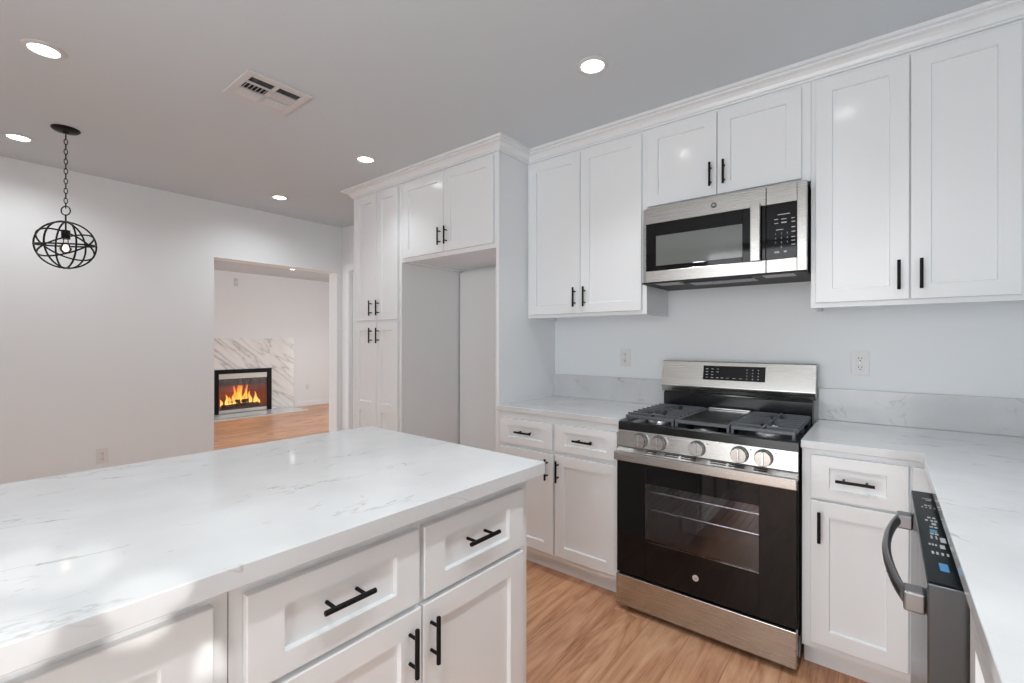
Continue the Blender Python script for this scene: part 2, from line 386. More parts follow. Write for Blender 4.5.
# crown moulding along the cabinet tops
def crown(path, name):
    prof = [(0, 2.464), (.011, 2.464), (.011, 2.473), (.017, 2.4735), (.017, 2.480), (.021, 2.492), (.034, 2.504), (.054, 2.509), (.054, 2.5165), (.072, 2.5175), (.072, 2.5325), (0, 2.5325)]
    bm = bmesh.new(); P = [Vector((p[0], p[1])) for p in path]; rings = []
    def nrm(a, b): d = (b - a).normalized(); return Vector((d.y, -d.x))
    for i, p in enumerate(P):
        if i == 0: o = nrm(P[0], P[1])
        elif i == len(P) - 1: o = nrm(P[-2], P[-1])
        else:
            a, b = nrm(P[i - 1], p), nrm(p, P[i + 1]); o = (a + b) / (1 + a.dot(b))
        rings.append([bm.verts.new((p.x + o.x * q[0], p.y + o.y * q[0], q[1])) for q in prof])
    n = len(prof)
    for a, b in zip(rings, rings[1:]):
        for j in range(n): bm.faces.new((a[j], b[j], b[(j + 1) % n], a[(j + 1) % n]))
    bm.faces.new(rings[0]); bm.faces.new(rings[-1][::-1])
    bmesh.ops.recalc_face_normals(bm, faces=bm.faces)
    me = bpy.data.meshes.new(name); bm.to_mesh(me); bm.free(); me.materials.append(paint)
    o = bpy.data.objects.new(name, me); C.objects.link(o); o['kind'] = 'structure'; return o
FY, UY = -.62, -.325                                                # face-frame planes: tall and base units, wall units
crown([(-2.377, -.001), (-2.377, FY - .001), (-.809, FY - .001), (-.809, UY - .001), (XR - .002, UY - .001)], 'trim_2')

# ------------------------------------------------------------------ cabinet fronts
T = .02
def shaker(name, x0, x1, z0, z1, yf, parent, st=.060, rl=.057, mid=None):
    """recessed-panel front standing on the face frame at y = yf, facing -y"""
    bm = bmesh.new(); y = yf - T; c = .0018; rec = .012; sl = .0025
    def ring(a, b, e, f, yy): return [bm.verts.new((a, yy, e)), bm.verts.new((b, yy, e)), bm.verts.new((b, yy, f)), bm.verts.new((a, yy, f))]
    back = ring(x0, x1, z0, z1, yf - .0006); side = ring(x0, x1, z0, z1, y + c); front = ring(x0 + c, x1 - c, z0 + c, z1 - c, y)
    def bridge(A, B):
        for i in range(4): bm.faces.new((A[i], A[(i + 1) % 4], B[(i + 1) % 4], B[i]))
    bm.faces.new(back[::-1]); bridge(back, side); bridge(side, front)
    holes = [(z0 + rl, z1 - rl)] if mid is None else [(z0 + rl, mid[0]), (mid[1], z1 - rl)]
    def panel(e, f):
        o = ring(x0 + st, x1 - st, e, f, y); i = ring(x0 + st + sl, x1 - st - sl, e + sl, f - sl, y + rec); bridge(o, i); bm.faces.new(i); return o
    ps = [panel(*h) for h in holes]
    if mid is None: bridge(front, ps[0])
    else:
        a, b = ps; bm.faces.new((front[0], front[1], a[1], a[0])); bm.faces.new((b[3], b[2], front[2], front[3]))
        bm.faces.new((a[3], a[2], b[1], b[0]))
        bm.faces.new((front[0], a[0], a[3], b[0], b[3], front[3])); bm.faces.new((front[1], front[2], b[2], b[1], a[2], a[1]))
    bmesh.ops.recalc_face_normals(bm, faces=bm.faces)
    me = bpy.data.meshes.new(name); bm.to_mesh(me); bm.free(); me.materials.append(paint)
    o = bpy.data.objects.new(name, me); C.objects.link(o); o.parent = parent
    return o
def pull(x, z, yf, parent, vert=True, L=.118, cc=.070, recess=0.0):
    y0 = yf - T + recess; y1 = yf - T - .029
    mb = MB(); d = Vector((0, 0, 1)) if vert else Vector((1, 0, 0)); c = Vector((x, y1, z))
    r = .0058
    mb.tube([c - d * (L / 2), c - d * (L / 2 - .0012), c + d * (L / 2 - .0012), c + d * (L / 2)], [r - .001, r, r, r - .001], 14)
    for s_ in (-1, 1):
        p = c + d * (s_ * cc / 2); mb.cyl(p, (p.x, y0 + .0005, p.z), .0042, 12)
    return mb.build('handle', black, parent, True)
def base_body(mb, w, d, h=.883, kick=.10, kd=.07):
    """cabinet box with a toe recess; local front at y = 0 looking to -y, back at y = d"""
    mb.prism([(0, kick), (0, h), (d, h), (d, 0), (kd, 0), (kd, kick)], 0, w, 'x')
    return mb
def wall_body(mb, x0, x1, y0, y1, z0, z1, lip=.018):
    mb.box(x0, x1, y0, y1, z0 + lip, z1)
    mb.box(x0, x1, y0, y0 + .02, z0, z0 + lip - .0003); mb.box(x0, x0 + .016, y0 + .0203, y1, z0, z0 + lip - .0003); mb.box(x1 - .016, x1, y0 + .0203, y1, z0, z0 + lip - .0003)
    return mb

# ---- tall pantry unit
t = thing('pantry_cabinet', 'tall white pantry cabinet with four doors at the left end of the cabinet run', 'cabinet', (-2.377, FY, 0))
mb = MB(); base_body(mb, .600, .618, h=2.470); mb.build('body', paint, t)
for a, b, hx, hs in ((.050, .336, .282, 0), (.341, .602 - .0, .372, 1)):
    d = shaker('door', a, min(b, .598), 1.463, 2.445, 0, t); pull(hx, 1.557, 0, d)
    d = shaker('door', a, min(b, .598), .115, 1.442, 0, t, mid=(.752, .824)); pull(hx, 1.344, 0, d)
# ---- end panels of the fridge bay
for x, lb in ((-1.7755, 'narrow white end panel between the pantry and the empty fridge bay'), (-.8355, 'deep white end panel standing right of the empty fridge bay, beside the left counter')):
    tag(MB().box(x, x + .0248, FY - .0005, -.002, .001, 2.470, .0015).build('end_panel', paint), lb, 'panel', )
tag(MB().box(-1.734, -.838, -.034, -.022, .002, 1.868, .001).build('back_panel', wallm), 'loose white back panel at the rear of the empty fridge bay', 'panel')
# ---- cabinet over the fridge bay
t = thing('wall_cabinet', 'short deep white wall cabinet over the empty fridge bay', 'cabinet', (-1.7505, FY, 1.878))
mb = MB(); wall_body(mb, .0005, .9145, .003, .617, 0, .592); mb.build('body', paint, t)
for a, b, hx in ((.030, .463, .433), (.467, .904, .497)):
    d = shaker('door', a, b, .028, .567, .003, t); pull(hx, .13, .003, d)
# ---- wall cabinets over the counters
def wall_unit(label, x0, x1, z0, doors, hz, side_ext=0):
    t = thing('wall_cabinet', label, 'cabinet', (x0, UY, z0))
    mb = MB(); wall_body(mb, 0, x1 - x0, 0, -UY - .002, 0, 2.470 - z0); mb.build('body', paint, t)
    for a, b, hx in doors:
        d = shaker('door', a - x0, b - x0, 1.472 - 1.451 if z0 < 1.6 else .012, 2.447 - z0, 0, t); pull(hx - x0, hz - z0, 0, d)
wall_unit('white two-door wall cabinet between the fridge bay panel and the microwave', -.8095, .0065, 1.451, ((-.790, -.4065, -.438), (-.4025, -.018, -.369)), 1.568)
wall_unit('short white two-door wall cabinet directly above the microwave', .0075, .7695, 2.022, ((.014, .374, .348), (.378, .735, .411)), 2.133)
wall_unit('tall white two-door wall cabinet right of the microwave', .7705, XR - .003, 1.451, ((.789, 1.104, 1.072), (1.1085, 1.412, 1.140)), 1.569)

# ---- base cabinets
t = thing('base_cabinet', 'white base cabinet with two drawers and two doors left of the stove', 'cabinet', (-.8095, FY, 0))
mb = MB(); base_body(mb, .808, .618, kick=.085, kd=.05); mb.build('body', paint, t)
for a, b, hx, lx in ((.026, .400, .213, .372), (.420, .793, .605, .444)):
    d = shaker('drawer', a, b, .695, .845, 0, t, rl=.040); pull(hx, .772, 0, d, vert=False, recess=.009)
    d = shaker('door', a, b + (.008 if a < .1 else 0), .118, .674, 0, t); pull(lx, .590, 0, d)
t = thing('base_cabinet', 'white base cabinet with one drawer over one door right of the stove', 'cabinet', (.772, FY, 0))
mb = MB(); base_body(mb, .385, .618); mb.build('body', paint, t)
d = shaker('drawer', .030, .322, .694, .860, 0, t, rl=.042); pull(.170, .777, 0, d, vert=False, recess=.009)
d = shaker('door', .030, .322, .130, .684, 0, t); pull(.060, .589, 0, d)
MB().box(.333, .384, -.012, -.0006, .13, .86, .002).build('filler_strip', paint, t)
MB().box(.387, .407, -.362, -.001, .10, .8825, .001).build('corner_panel', paint, t)
MB().box(.44, .456, -.362, -.001, 0, .0995).build('toe_plate', paint, t)
# right-hand run, facing the island
t = thing('base_cabinet', 'white base cabinet under the right counter, nearest the camera past the dishwasher', 'cabinet', (1.160, -2.62, 0), -PI / 2)
t.location = (1.160, -1.652, 0)
mb = MB(); base_body(mb, .95, .618); mb.build('body', paint, t)
for a, b, lx in ((.020, .470, .445), (.476, .930, .5)):
    d = shaker('door', a, b, .130, .860, 0, t); pull(lx, .74, 0, d)

# ---- quartz counters with upstands
CT0, CT1 = .8838, .914
t = tag(MB().box(-.8105, .001, -.648, -.002, CT0, CT1, .002).build('countertop', quartzm), 'short white quartz countertop between the fridge bay panel and the stove', 'countertop')
MB().box(-.8105, .001, -.022, -.002, CT1 + .0005, 1.069, .002).build('backsplash', quartzm, t)
t = tag(MB().prism([(.770, -.002), (.770, -.648), (1.129, -.648), (1.129, -2.62), (1.783, -2.62), (1.783, -.002)], CT0, CT1, 'z', .002).build('countertop', quartzm), 'L-shaped white quartz countertop right of the stove, over the dishwasher', 'countertop')
MB().box(.770, 1.783, -.022, -.002, CT1 + .0005, 1.069, .002).build('backsplash', quartzm, t)

# ---- island, turned a little against the room
IA = PI / 2 - math.radians(1.2)
IK = Vector((.178, -1.554, 0)); IN = Vector((math.sin(IA), -math.cos(IA), 0))
t = thing('island_cabinet', 'white island cabinet with two drawers above two doors, black bar pulls', 'cabinet', IK - IN * .06, IA)
mb = MB(); mb.prism([(0, .10), (0, .8745), (.85, .8745), (.85, 0), (.07, 0), (.07, .10)], -.8955, -.022, 'x'); mb.build('body', paint, t)
for a, b, hc, lx in ((-.460, -.063, -.267, -.439), (-.872, -.475, -.679, -.506)):
    d = shaker('drawer', a, b, .654, .835, 0, t, st=.068, rl=.045); pull(hc, .754, 0, d, vert=False, recess=.009)
    d = shaker('door', a - (.004 if a > -.5 else 0), b + (0 if a > -.5 else .006), .12, .640, 0, t, st=.062); pull(lx, .553, 0, d)
t = thing('island_cabinet', 'plain white island cabinet with one tall door at the lower left of the photo', 'cabinet', IK - IN * .06, IA)
mb = MB(); mb.prism([(0, .10), (0, .8745), (.85, .8745), (.85, 0), (.07, 0), (.07, .10)], -1.33, -.8975, 'x'); mb.build('body', paint, t)
d = shaker('door', -1.305, -.925, .12, .838, 0, t, st=.075, rl=.065)
t = tag(MB().box(-1.36, 0, 0, .987, .875, CT1, .002).build('island_countertop', quartzm), 'large white veined quartz island top in the foreground', 'countertop')
t.location = IK; t.rotation_euler = (0, 0, IA)

# ------------------------------------------------------------------ gas range
R = thing('gas_range', 'stainless steel gas range with five knobs and a black glass oven door', 'stove', (.0045, 0, 0))
RW = .7605
mb = MB()                                                           # hollow body: sides, back, oven cavity
mb.box(0, .012, -.655, -.03, .035, .885); mb.box(RW - .012, RW, -.655, -.03, .035, .885); mb.box(.0125, RW - .0125, -.05, -.03, .035, .885)
mb.box(.0125, RW - .0125, -.655, -.0505, .035, .19); mb.box(.0125, RW - .0125, -.655, -.0505, .79, .885)
mb.box(.0125, .10, -.655, -.0505, .1905, .7895); mb.box(RW - .10, RW - .0125, -.655, -.0505, .1905, .7895)
mb.build('body', enamel, R)
cavm = mat('oven_enamel', (.26, .26, .27), .35)
mb = MB(); mb.box(.1005, .112, -.654, -.06, .191, .789); mb.box(RW - .112, RW - .1005, -.654, -.06, .191, .789); mb.box(.1125, RW - .1125, -.07, -.06, .191, .789)
mb.box(.1125, RW - .1125, -.654, -.0705, .191, .20); mb.build('oven_liner', cavm, R)
for z in (.50, .585):
    mb = MB(); mb.tube([(.114, -.645, z), (RW - .114, -.645, z)], .004, 8); mb.tube([(.114, -.10, z), (RW - .114, -.10, z)], .004, 8)
    for i in range(18): x = .135 + i * .0287; mb.cyl((x, -.645, z + .004), (x, -.10, z + .004), .0022, 6)
    mb.build('oven_rack', chrome, R, True)
mb = MB()                                                           # cooktop with front lip
mb.prism([(-.668, .869), (-.668, .902), (-.660, .909), (-.645, .906), (-.632, .898), (-.10, .898), (-.10, .8855), (-.66, .8855), (-.66, .869)], -.0005, RW + .0005, 'x')
mb.build('cooktop', enamel, R)
mb = MB(); mb.prism([(-.656, .788), (-.674, .790), (-.668, .8685), (-.656, .8685)], 0, RW, 'x', .0015); mb.build('control_panel', ss, R)
KX = (.120, .210, .383, .555, .645)
for x in KX:
    k = MB(); c = (x - .0045, -.6715, .8285)
    k.lathe([(0.0, -.0045), (.0315, -.0045), (.0325, -.007), (.0315, -.026), (.029, -.030), (0, -.030)], c, 'y', 36)
    ko = k.build('knob', ss, R, True)
    MB().box(c[0] - .004, c[0] + .004, c[1] - .034, c[1] - .0302, c[2] - .027, c[2] + .027, .0015).build('grip', chrome, ko)
    MB().lathe([(0, -.0005), (.035, -.0005), (.035, -.003), (.033, -.0042), (0, -.0042)], c, 'y', 36).build('skirt', badged, ko, True)
    MB().box(x + .034, x + .041, -.6735, -.6718, .852, .855).build('pointer_mark', badged, ko)
# oven door: frame of black glass with a window
mb = MB(); D0, D1 = -.690, -.660
zb, zt, wx0, wx1, wz0, wz1 = .183, .757, .147, .626, .360, .634
mb.box(.003, wx0, D0, D1, zb, zt, .0015); mb.box(wx1, RW - .003, D0, D1, zb, zt, .0015)
mb.box(wx0 + .0002, wx1 - .0002, D0, D1, zb, wz0); mb.box(wx0 + .0002, wx1 - .0002, D0, D1, wz1, zt)
door = mb.build('oven_door', blackglass, R)
MB().box(wx0 + .0005, wx1 - .0005, D0 + .0002, D0 + .006, wz0 + .0005, wz1 - .0005).build('window', ovenglass, door)
mb = MB(); mb.prism([(-.660, .7575), (-.694, .7575), (-.694, .772), (-.668, .7865), (-.660, .7865)], 0, RW, 'x', .001)
tr_ = mb.build('door_trim', mat('satin_steel', (.62, .61, .59), .5, metal=.85), door)
for x0, x1 in ((.145, .195), (.235, .300), (.310, .375), (.435, .500), (.510, .570), (.605, .655)):
    mb = MB()
    for k in (0, 1):
        f0, f1 = .20 + k * .40, .42 + k * .40
        y0, z0, y1, z1 = -.694 + .026 * f0, .772 + .0145 * f0, -.694 + .026 * f1, .772 + .0145 * f1
        mb.prism([(y0 - .0006, z0 + .001), (y1 - .0006, z1 + .001), (y1 + .001, z1 - .002), (y0 + .001, z0 - .002)], x0, x1, 'x')
    mb.build('vent_grille', slotm, door)
mb = MB(); mb.box(-.001, RW + .001, -.720, -.706, .729, .772, .003)
mb.box(.004, .03, -.7065, -.6895, .733, .757); mb.box(RW - .03, RW - .004, -.7065, -.6895, .733, .757)
mb.build('door_handle', ss, door)
mb = MB(); mb.lathe([(0, -.003), (.0125, -.003), (.0135, -.0015), (.0135, 0)], (.377, D0, .262), 'y', 32); bdg = mb.build('badge', badgem, door, True)
text_mesh([('GE', 0, 0, .011)], 'lettering', badged, bdg, lambda u, v, w: (.377 + u, D0 - .0032 - w, .262 + v))
MB().box(.002, RW - .002, -.698, -.660, .030, .174, .003).build('drawer', ss, R)
for x in (.03, RW - .03):
    for y in (-.62, -.08): MB().lathe([(0, 0), (.016, 0), (.016, .012), (.010, .016), (.010, .035)], (x, y, 0), 'z', 16).build('foot', blackp, R)
# grates
def grate(x0, x1, name='grate'):
    mb = MB(); y0, y1, z0, z1 = -.628, -.135, .922, .938
    b = .012
    mb.box(x0, x1, y0, y0 + b, z0, z1, .003); mb.box(x0, x1, y1 - b, y1, z0, z1, .003)
    mb.box(x0, x0 + b, y0 + b, y1 - b, z0, z1, .003); mb.box(x1 - b, x1, y0 + b, y1 - b, z0, z1, .003)
    for x in (x0, x1 - b):
        for y in (y0, y1 - b, (y0 + y1) / 2): mb.box(x, x + b, y, y + b, .8985, z0 + .002, .002)
    return mb, y0, y1, z0, z1, b
for gx0, gx1, burners in ((.018, .258, ((.138, -.50), (.138, -.265))), (.505, .745, ((.625, -.50), (.625, -.265)))):
    mb, y0, y1, z0, z1, b = grate(gx0, gx1)
    n = 8
    for i in range(n):                                              # raised ribs running in from both sides
        y = y0 + b + (i + .5) * (y1 - y0 - 2 * b) / n
        near = min(abs(y - q[1]) for q in burners); ln = .098 if near > .07 else .074 if near > .03 else .060
        for xa, xb in ((gx0 - .003, gx0 + b + ln), (gx1 - b - ln, gx1 + .003)): mb.box(xa, xb, y - .0045, y + .0045, z0, z1 + .008, .002)
    xm = (gx0 + gx1) / 2
    for ya, yb in ((y0 + b, -.535), (-.465, -.30), (-.23, y1 - b)): mb.box(xm - .005, xm + .005, ya, yb, z0, z1 + .007, .002)
    mb.build('grate', iron, R)
    for bx, by in burners:
        k = MB(); k.lathe([(0, .8985), (.050, .8985), (.046, .906), (.038, .909), (0, .909)], (bx, by, 0), 'z', 28); bo = k.build('burner', burner, R, True)
        k = MB(); k.lathe([(0, .9095), (.034, .9095), (.034, .914), (.030, .917), (0, .918)], (bx, by, 0), 'z', 28); k.build('burner_cap', iron, bo, True)
mb, y0, y1, z0, z1, b = grate(.264, .499); mb.build('grate', iron, R)
mb = MB(); mb.box(.280, .483, -.610, -.155, .928, .9365, .003); mb.build('griddle', enamel, R)
MB().box(.280, .483, -.152, -.1495, .9385, .944, .001).build('griddle_rim', chrome, R)
k = MB(); k.lathe([(0, .8985), (.052, .8985), (.048, .906), (.04, .910), (0, .910)], (.381, -.555, 0), 'z', 28); k.build('burner', burner, R, True)
# backguard
mb = MB(); mb.prism([(-.03, .8855), (-.095, .8855), (-.095, 1.000), (-.085, 1.0115), (-.03, 1.0115)], .012, RW - .012, 'x'); mb.build('vent_riser', enamel, R)
mb = MB(); mb.prism([(-.03, 1.0125), (-.088, 1.0125), (-.101, 1.043), (-.102, 1.050), (-.072, 1.186), (-.066, 1.190), (-.03, 1.190)], -.001, RW + .003, 'x', .002); bgd = mb.build('backguard', ss, R)
def bgx(u, v, w):                                                   # plane of the sloped backguard front
    d = Vector((0, .030, .136)).normalized(); nrm = Vector((0, -.136, .030)).normalized()
    p = Vector((0, -.102, 1.050)) + d * v + nrm * w; return (u, p.y, p.z)
def slab(mbx, x0, x1, v0, v1, w0, w1):
    vs = [mbx.bm.verts.new(bgx(x, v, w)) for x in (x0, x1) for v in (v0, v1) for w in (w0, w1)]
    for f in ((0, 1, 3, 2), (4, 6, 7, 5), (0, 4, 5, 1), (2, 3, 7, 6), (0, 2, 6, 4), (1, 5, 7, 3)): mbx.bm.faces.new([vs[i] for i in f])
    bmesh.ops.recalc_face_normals(mbx.bm, faces=mbx.bm.faces)
mb = MB(); slab(mb, .232, .542, .040, .119, -.002, .0012); disp = mb.build('display', blackglass, bgd)
mb = MB()
for x in (.252, .280, .308):
    for v in (.053, .069, .085, .101):
        if x > .3 and v < .08 and v > .06: continue
        slab(mb, x - .006, x + .006, v - .0017, v + .0017, .0012, .0016)
for x in (.332, .360, .392, .424): slab(mb, x - .007, x + .007, .0513, .0545, .0012, .0016)
for x in (.455, .482, .509):
    for v in (.053, .069, .085, .101): slab(mb, x - .0025, x + .0025, v - .0025, v + .0025, .0012, .0016)
mb.build('lettering', glyph, disp)

# ------------------------------------------------------------------ over-the-range microwave
MZ0, MZ1 = 1.606, 2.008
Mw = thing('microwave', 'stainless over-range microwave with black window and keypad, under the short cabinet', 'microwave', (.011, 0, MZ0))
MWW, MH = .752, MZ1 - MZ0
mb = MB(); mb.box(.002, MWW - .002, -.372, -.004, .012, MH, .002); mb.build('body', blackp, Mw)
F0, F1 = -.402, -.374
sx = .592
def ring_slab(mb, x0, x1, z0, z1, hx0, hx1, hz0, hz1, y0, y1):
    mb.box(x0, hx0, y0, y1, z0, z1, .002); mb.box(hx1, x1, y0, y1, z0, z1, .002)
    mb.box(hx0 + .0001, hx1 - .0001, y0, y1, z0, hz0, .002); mb.box(hx0 + .0001, hx1 - .0001, y0, y1, hz1, z1, .002)
mb = MB(); mb.prism([(.0, F1), (.0, F1 - .012), (.022, F0), (sx, F0), (sx, F1)], .318, MH - .001, 'z', .0015)
mb.prism([(.0, F1), (.0, F1 - .012), (.022, F0), (sx, F0), (sx, F1)], .008, .067, 'z', .0015)
mb.prism([(.0, F1), (.0, F1 - .012), (.022, F0), (.0225, F0), (.0225, F1)], .0672, .3178, 'z')
dr = mb.build('door', ss, Mw)
mb = MB(); ring_slab(mb, .0235, sx, .0675, .3175, .076, .494, .092, .250, F0 + .0005, F1)
mb.build('door_glass', blackglass, dr)
MB().box(.0765, .4935, F0 + .0016, F1, .0925, .2495).build('window', mwglass, dr)
mb = MB(); mb.prism([(.534, F0 - .028), (.571, F0 - .028), (.574, F0 - .024), (.574, F0 - .016), (.531, F0 - .016), (.531, F0 - .024)], .066, .328, 'z', .001)
mb.box(.540, .565, F0 - .0165, F0 + .001, .072, .092); mb.box(.540, .565, F0 - .0165, F0 + .001, .302, .322)
mb.build('handle', ss, dr)
mb = MB(); ring_slab(mb, sx + .002, MWW, .008, MH - .001, sx + .0021, .715, .067, .318, F0, F1)
cp = mb.build('control_panel', ss, Mw)
kp = MB().box(sx + .0022, .7148, F0 + .0002, F1, .0672, .3178, .001).build('keypad', blackglass, cp)
mb = MB(); yk = F0 + .0001
def dash(x0, x1, z, h=.003): mb.box(x0, x1, yk - .0004, yk + .0002, z - h / 2, z + h / 2)
dash(.640, .688, .266); dash(.626, .642, .246); dash(.654, .675, .244); dash(.693, .706, .244); dash(.627, .642, .228); dash(.654, .675, .229, .005)
for z in (.228, .204, .184, .160, .144, .126): dash(.694, .708, z, .004)
dash(.634, .662, .198)
dash(.627, .647, .098, .008); dash(.664, .676, .098, .008)
mb.build('lettering', glyph, kp)
its = [(str(3 * r + c + 1), .632 + c * .023, .180 - r * .020, .011) for r in range(3) for c in range(3)] + [('0', .655, .120, .011)]
text_mesh(its, 'digits', glyph, kp, lambda u, v, w: (u, yk - w - .0002, v))
mb = MB(); mb.lathe([(0, -.003), (.0125, -.003), (.0135, -.0015), (.0135, 0)], (.366, F0, .3595), 'y', 32); bdg = mb.build('badge', badged, dr, True)
text_mesh([('GE', 0, 0, .011)], 'lettering', badgem, bdg, lambda u, v, w: (.366 + u, F0 - .0032 - w, .3595 + v))
mb = MB(); mb.prism([(-.404, 0), (-.404, .0075), (-.006, .0115), (-.006, 0)], .0, MWW, 'x'); ub = mb.build('underside', blackp, Mw)
mb = MB(); mb.box(.07, .19, -.385, -.29, -.002, -.0003); mb.build('lamp_lens', mat('frosted_lens', (.5, .5, .48), .5), ub)
mb = MB(); mb.box(.575, .70, -.385, -.29, -.002, -.0003); mb.build('lamp_lens', MATS['frosted_lens'], ub)
mb = MB()
for i in range(9): mb.box(.225, .53, -.37 + i * .018, -.362 + i * .018, -.003, -.0003)
mb.build('grease_filter', chrome, ub)
mb = MB(); mb.prism([(-.404, -.012), (-.404, -.0002), (-.37, -.0002)], .22, .535, 'x'); mb.build('vent_lip', blackp, ub)

# ------------------------------------------------------------------ dishwasher
Dw = thing('dishwasher', 'dark stainless dishwasher with curved bar handle and lit control strip under the right counter', 'dishwasher', (0, 0, 0))
DX0, DX1, DY0, DY1, DZ = 1.087, 1.147, -1.648, -.985, .865
MB().box(1.16, 1.76, DY0 + .004, DY1 - .004, .03, .872).build('tub', blackp, Dw)
MB().box(1.19, 1.22, DY0 + .004, DY1 - .004, 0, .0295).build('toe_plate', blackp, Dw)
MB().box(DX0, DX1, DY0, DY1, .11, DZ - .004, .003).build('door', ssd, Dw)
stripm = mat('control_strip_black', (.006, .009, .010), .3, spec=.08)
st = MB().box(DX0 + .001, DX1 - .001, DY0 + .001, DY1 - .001, DZ - .0038, DZ, .0015).build('control_strip', stripm, Dw)
mb = MB()
random.seed(3)
def dw(y, xs, ln=.010, wd=.004):
    for x in xs: mb.box(x - wd / 2, x + wd / 2, y - ln / 2, y + ln / 2, DZ + .0001, DZ + .0006)
dw(-1.06, (1.118,), .004, .020); dw(-1.075, (1.120,), .006, .012)
dw(-1.13, (1.112, 1.120), .008, .006); dw(-1.15, (1.104, 1.112, 1.120, 1.128), .010, .003)
dw(-1.24, (1.112, 1.121), .010, .006); dw(-1.265, (1.106, 1.116, 1.123), .012, .005); dw(-1.29, (1.118,), .016, .008); dw(-1.315, (1.112, 1.120), .008, .006)
dw(-1.365, (1.110, 1.118), .010, .006); dw(-1.39, (1.108, 1.116), .02, .003); dw(-1.40, (1.126,), .03, .009)
dw(-1.44, (1.102, 1.107, 1.112), .01, .003); dw(-1.445, (1.122,), .022, .008); dw(-1.49, (1.104, 1.111, 1.119, 1.127), .014, .0035)
mb.build('lettering', glyph, st)
MB().box(1.108, 1.120, -1.355, -1.335, DZ + .0001, DZ + .0006).build('indicator', glow, st)
MB().box(1.109, 1.122, -1.585, -1.545, DZ + .0001, DZ + .0006).build('indicator', glow, st)
HZ = .806
mb = MB()
ys = [-1.60 + .50 * i / 16 for i in range(17)]
pth = [(1.058 - .028 * math.sin(PI * i / 16) ** .8, y, HZ) for i, y in enumerate(ys)]
mb.tube(pth, .0145, 14, flat=(.6, 1.0)); hd = mb.build('handle', hsteel, Dw, True)
for y in (-1.60, -1.10): MB().box(1.054, DX0 - .0003, y - .022, y + .022, HZ - .019, HZ + .019, .004).build('mount', hsteel, hd)
MB().box(1.150, 1.159, -1.62, -1.0, .84, .866).build('gasket', gasket, Dw)

# ------------------------------------------------------------------ electrical plates
def outlet(label, loc, rz, name='outlet', duplex=True, w=.070, h=.115):
    t = thing(name, label, 'outlet' if duplex else 'switch', loc, rz)
    MB().box(-w / 2, w / 2, -.006, -.0005, -h / 2, h / 2, .002).build('face_plate', plate, t)
    if duplex:
        for s in (-1, 1):
            o = MB().lathe([(0, -.008), (.0155, -.008), (.0165, -.006), (.0165, -.0055)], (0, 0, s * .021), 'y', 24).build('socket', plate, t)
            mb = MB(); mb.box(-.0075, -.0045, -.0086, -.0079, s * .021 - .001, s * .021 + .008); mb.box(.0045, .0075, -.0086, -.0079, s * .021 - .001, s * .021 + .007); mb.box(-.0025, .0025, -.0086, -.0079, s * .021 - .010, s * .021 - .005)
            mb.build('slots', slotm, o)
        MB().lathe([(0, -.0072), (.003, -.0068), (.003, -.006)], (0, 0, 0), 'y', 12).build('screw', chrome, t)
    return t
outlet('white duplex outlet on the wall left of the stove', (-.270, 0, 1.198), 0)
outlet('white duplex outlet on the wall right of the stove', (.9375, 0, 1.197), 0)
outlet('small outlet on the left dining wall, just above the island top', (XW, -1.983, .432), PI / 2)
outlet('small outlet on the far living room wall, right of the fireplace marble', (XF, 1.932, .386), PI / 2)
t = thing('wall_switch', 'small pair of white wall plates high on the far wall above the fireplace', 'switch', (XF, .607, 2.352), PI / 2)
MB().box(-.032, .032, -.012, -.0005, .008, .068, .003).build('plate', mat('grey_plastic', (.58, .59, .60), .4), t)
MB().box(-.032, .032, -.012, -.0005, -.068, -.008, .003).build('plate', MATS['grey_plastic'], t)

# ------------------------------------------------------------------ ceiling fixtures
BEAM = 34.0                                                         # each can's own light, watts
ringm = mat('downlight_ring', (.62, .62, .62), .5)
def downlight(x, y, label, cone=114, gain=1.0):
    t = thing('ceiling_downlight', label, 'light', (x, y, CZ), 0, 'recessed ceiling downlights')
    MB().lathe([(.0495, -.0008), (.070, -.0008), (.070, -.003), (.065, -.006), (.051, -.0085), (.0495, -.006)], (0, 0, 0), 'z', 40).build('trim_ring', ringm, t, True)
    MB().lathe([(0, -.004), (.049, -.004), (.049, -.0012), (0, -.0012)], (0, 0, 0), 'z', 40).build('lens', lens, t)
    l = bpy.data.lights.new('beam', 'SPOT'); l.energy = BEAM * gain; l.spot_size = math.radians(cone); l.spot_blend = .85; l.shadow_soft_size = .05
    l.color = (.96, .985, 1.0); l.use_shadow = True; l.specular_factor = 0.0
    o = bpy.data.objects.new('beam', l); C.objects.link(o); o.parent = t; o.location = (0, 0, -.012)
for x, y, l in ((-1.745, -2.490, 'round ceiling downlight at the upper left, above the island'), (.010, -.945, 'round ceiling downlight nearest the microwave, in front of its cabinet'),
                (-3.060, -2.460, 'round ceiling downlight just left of the black pendant canopy'), (-1.710, -.955, 'round ceiling downlight in front of the fridge bay cabinet'),
                (-3.010, -.930, 'round ceiling downlight above the living room doorway'), (-6.86, 1.066, 'round ceiling downlight in the living room, seen through the doorway'),
                (.863, -.940, 'round ceiling downlight in front of the tall right wall cabinet')):
    downlight(x, y, l, 160 if -3.5 < x < -2.5 else 114, .8 if -3.5 < x < -2.5 else .45 if x in (-1.71, .863) else 1.0)
for x, y in ((.0, -2.48), (.83, -2.60), (-6.86, -1.0), (-4.9, -1.0), (-4.9, 1.066), (-6.86, 2.4), (.83, -1.76)):  # unseen cans; the living-room ones and the rear aisle one are added fill
    downlight(x, y, 'round ceiling downlight over the kitchen aisle or island, unseen, the rear aisle one added for light' if x > -1 else 'round ceiling downlight in the living room, unseen, added to brighten it', 114, 1.35 if x > .5 else .6 if x > -1 else 1.0)

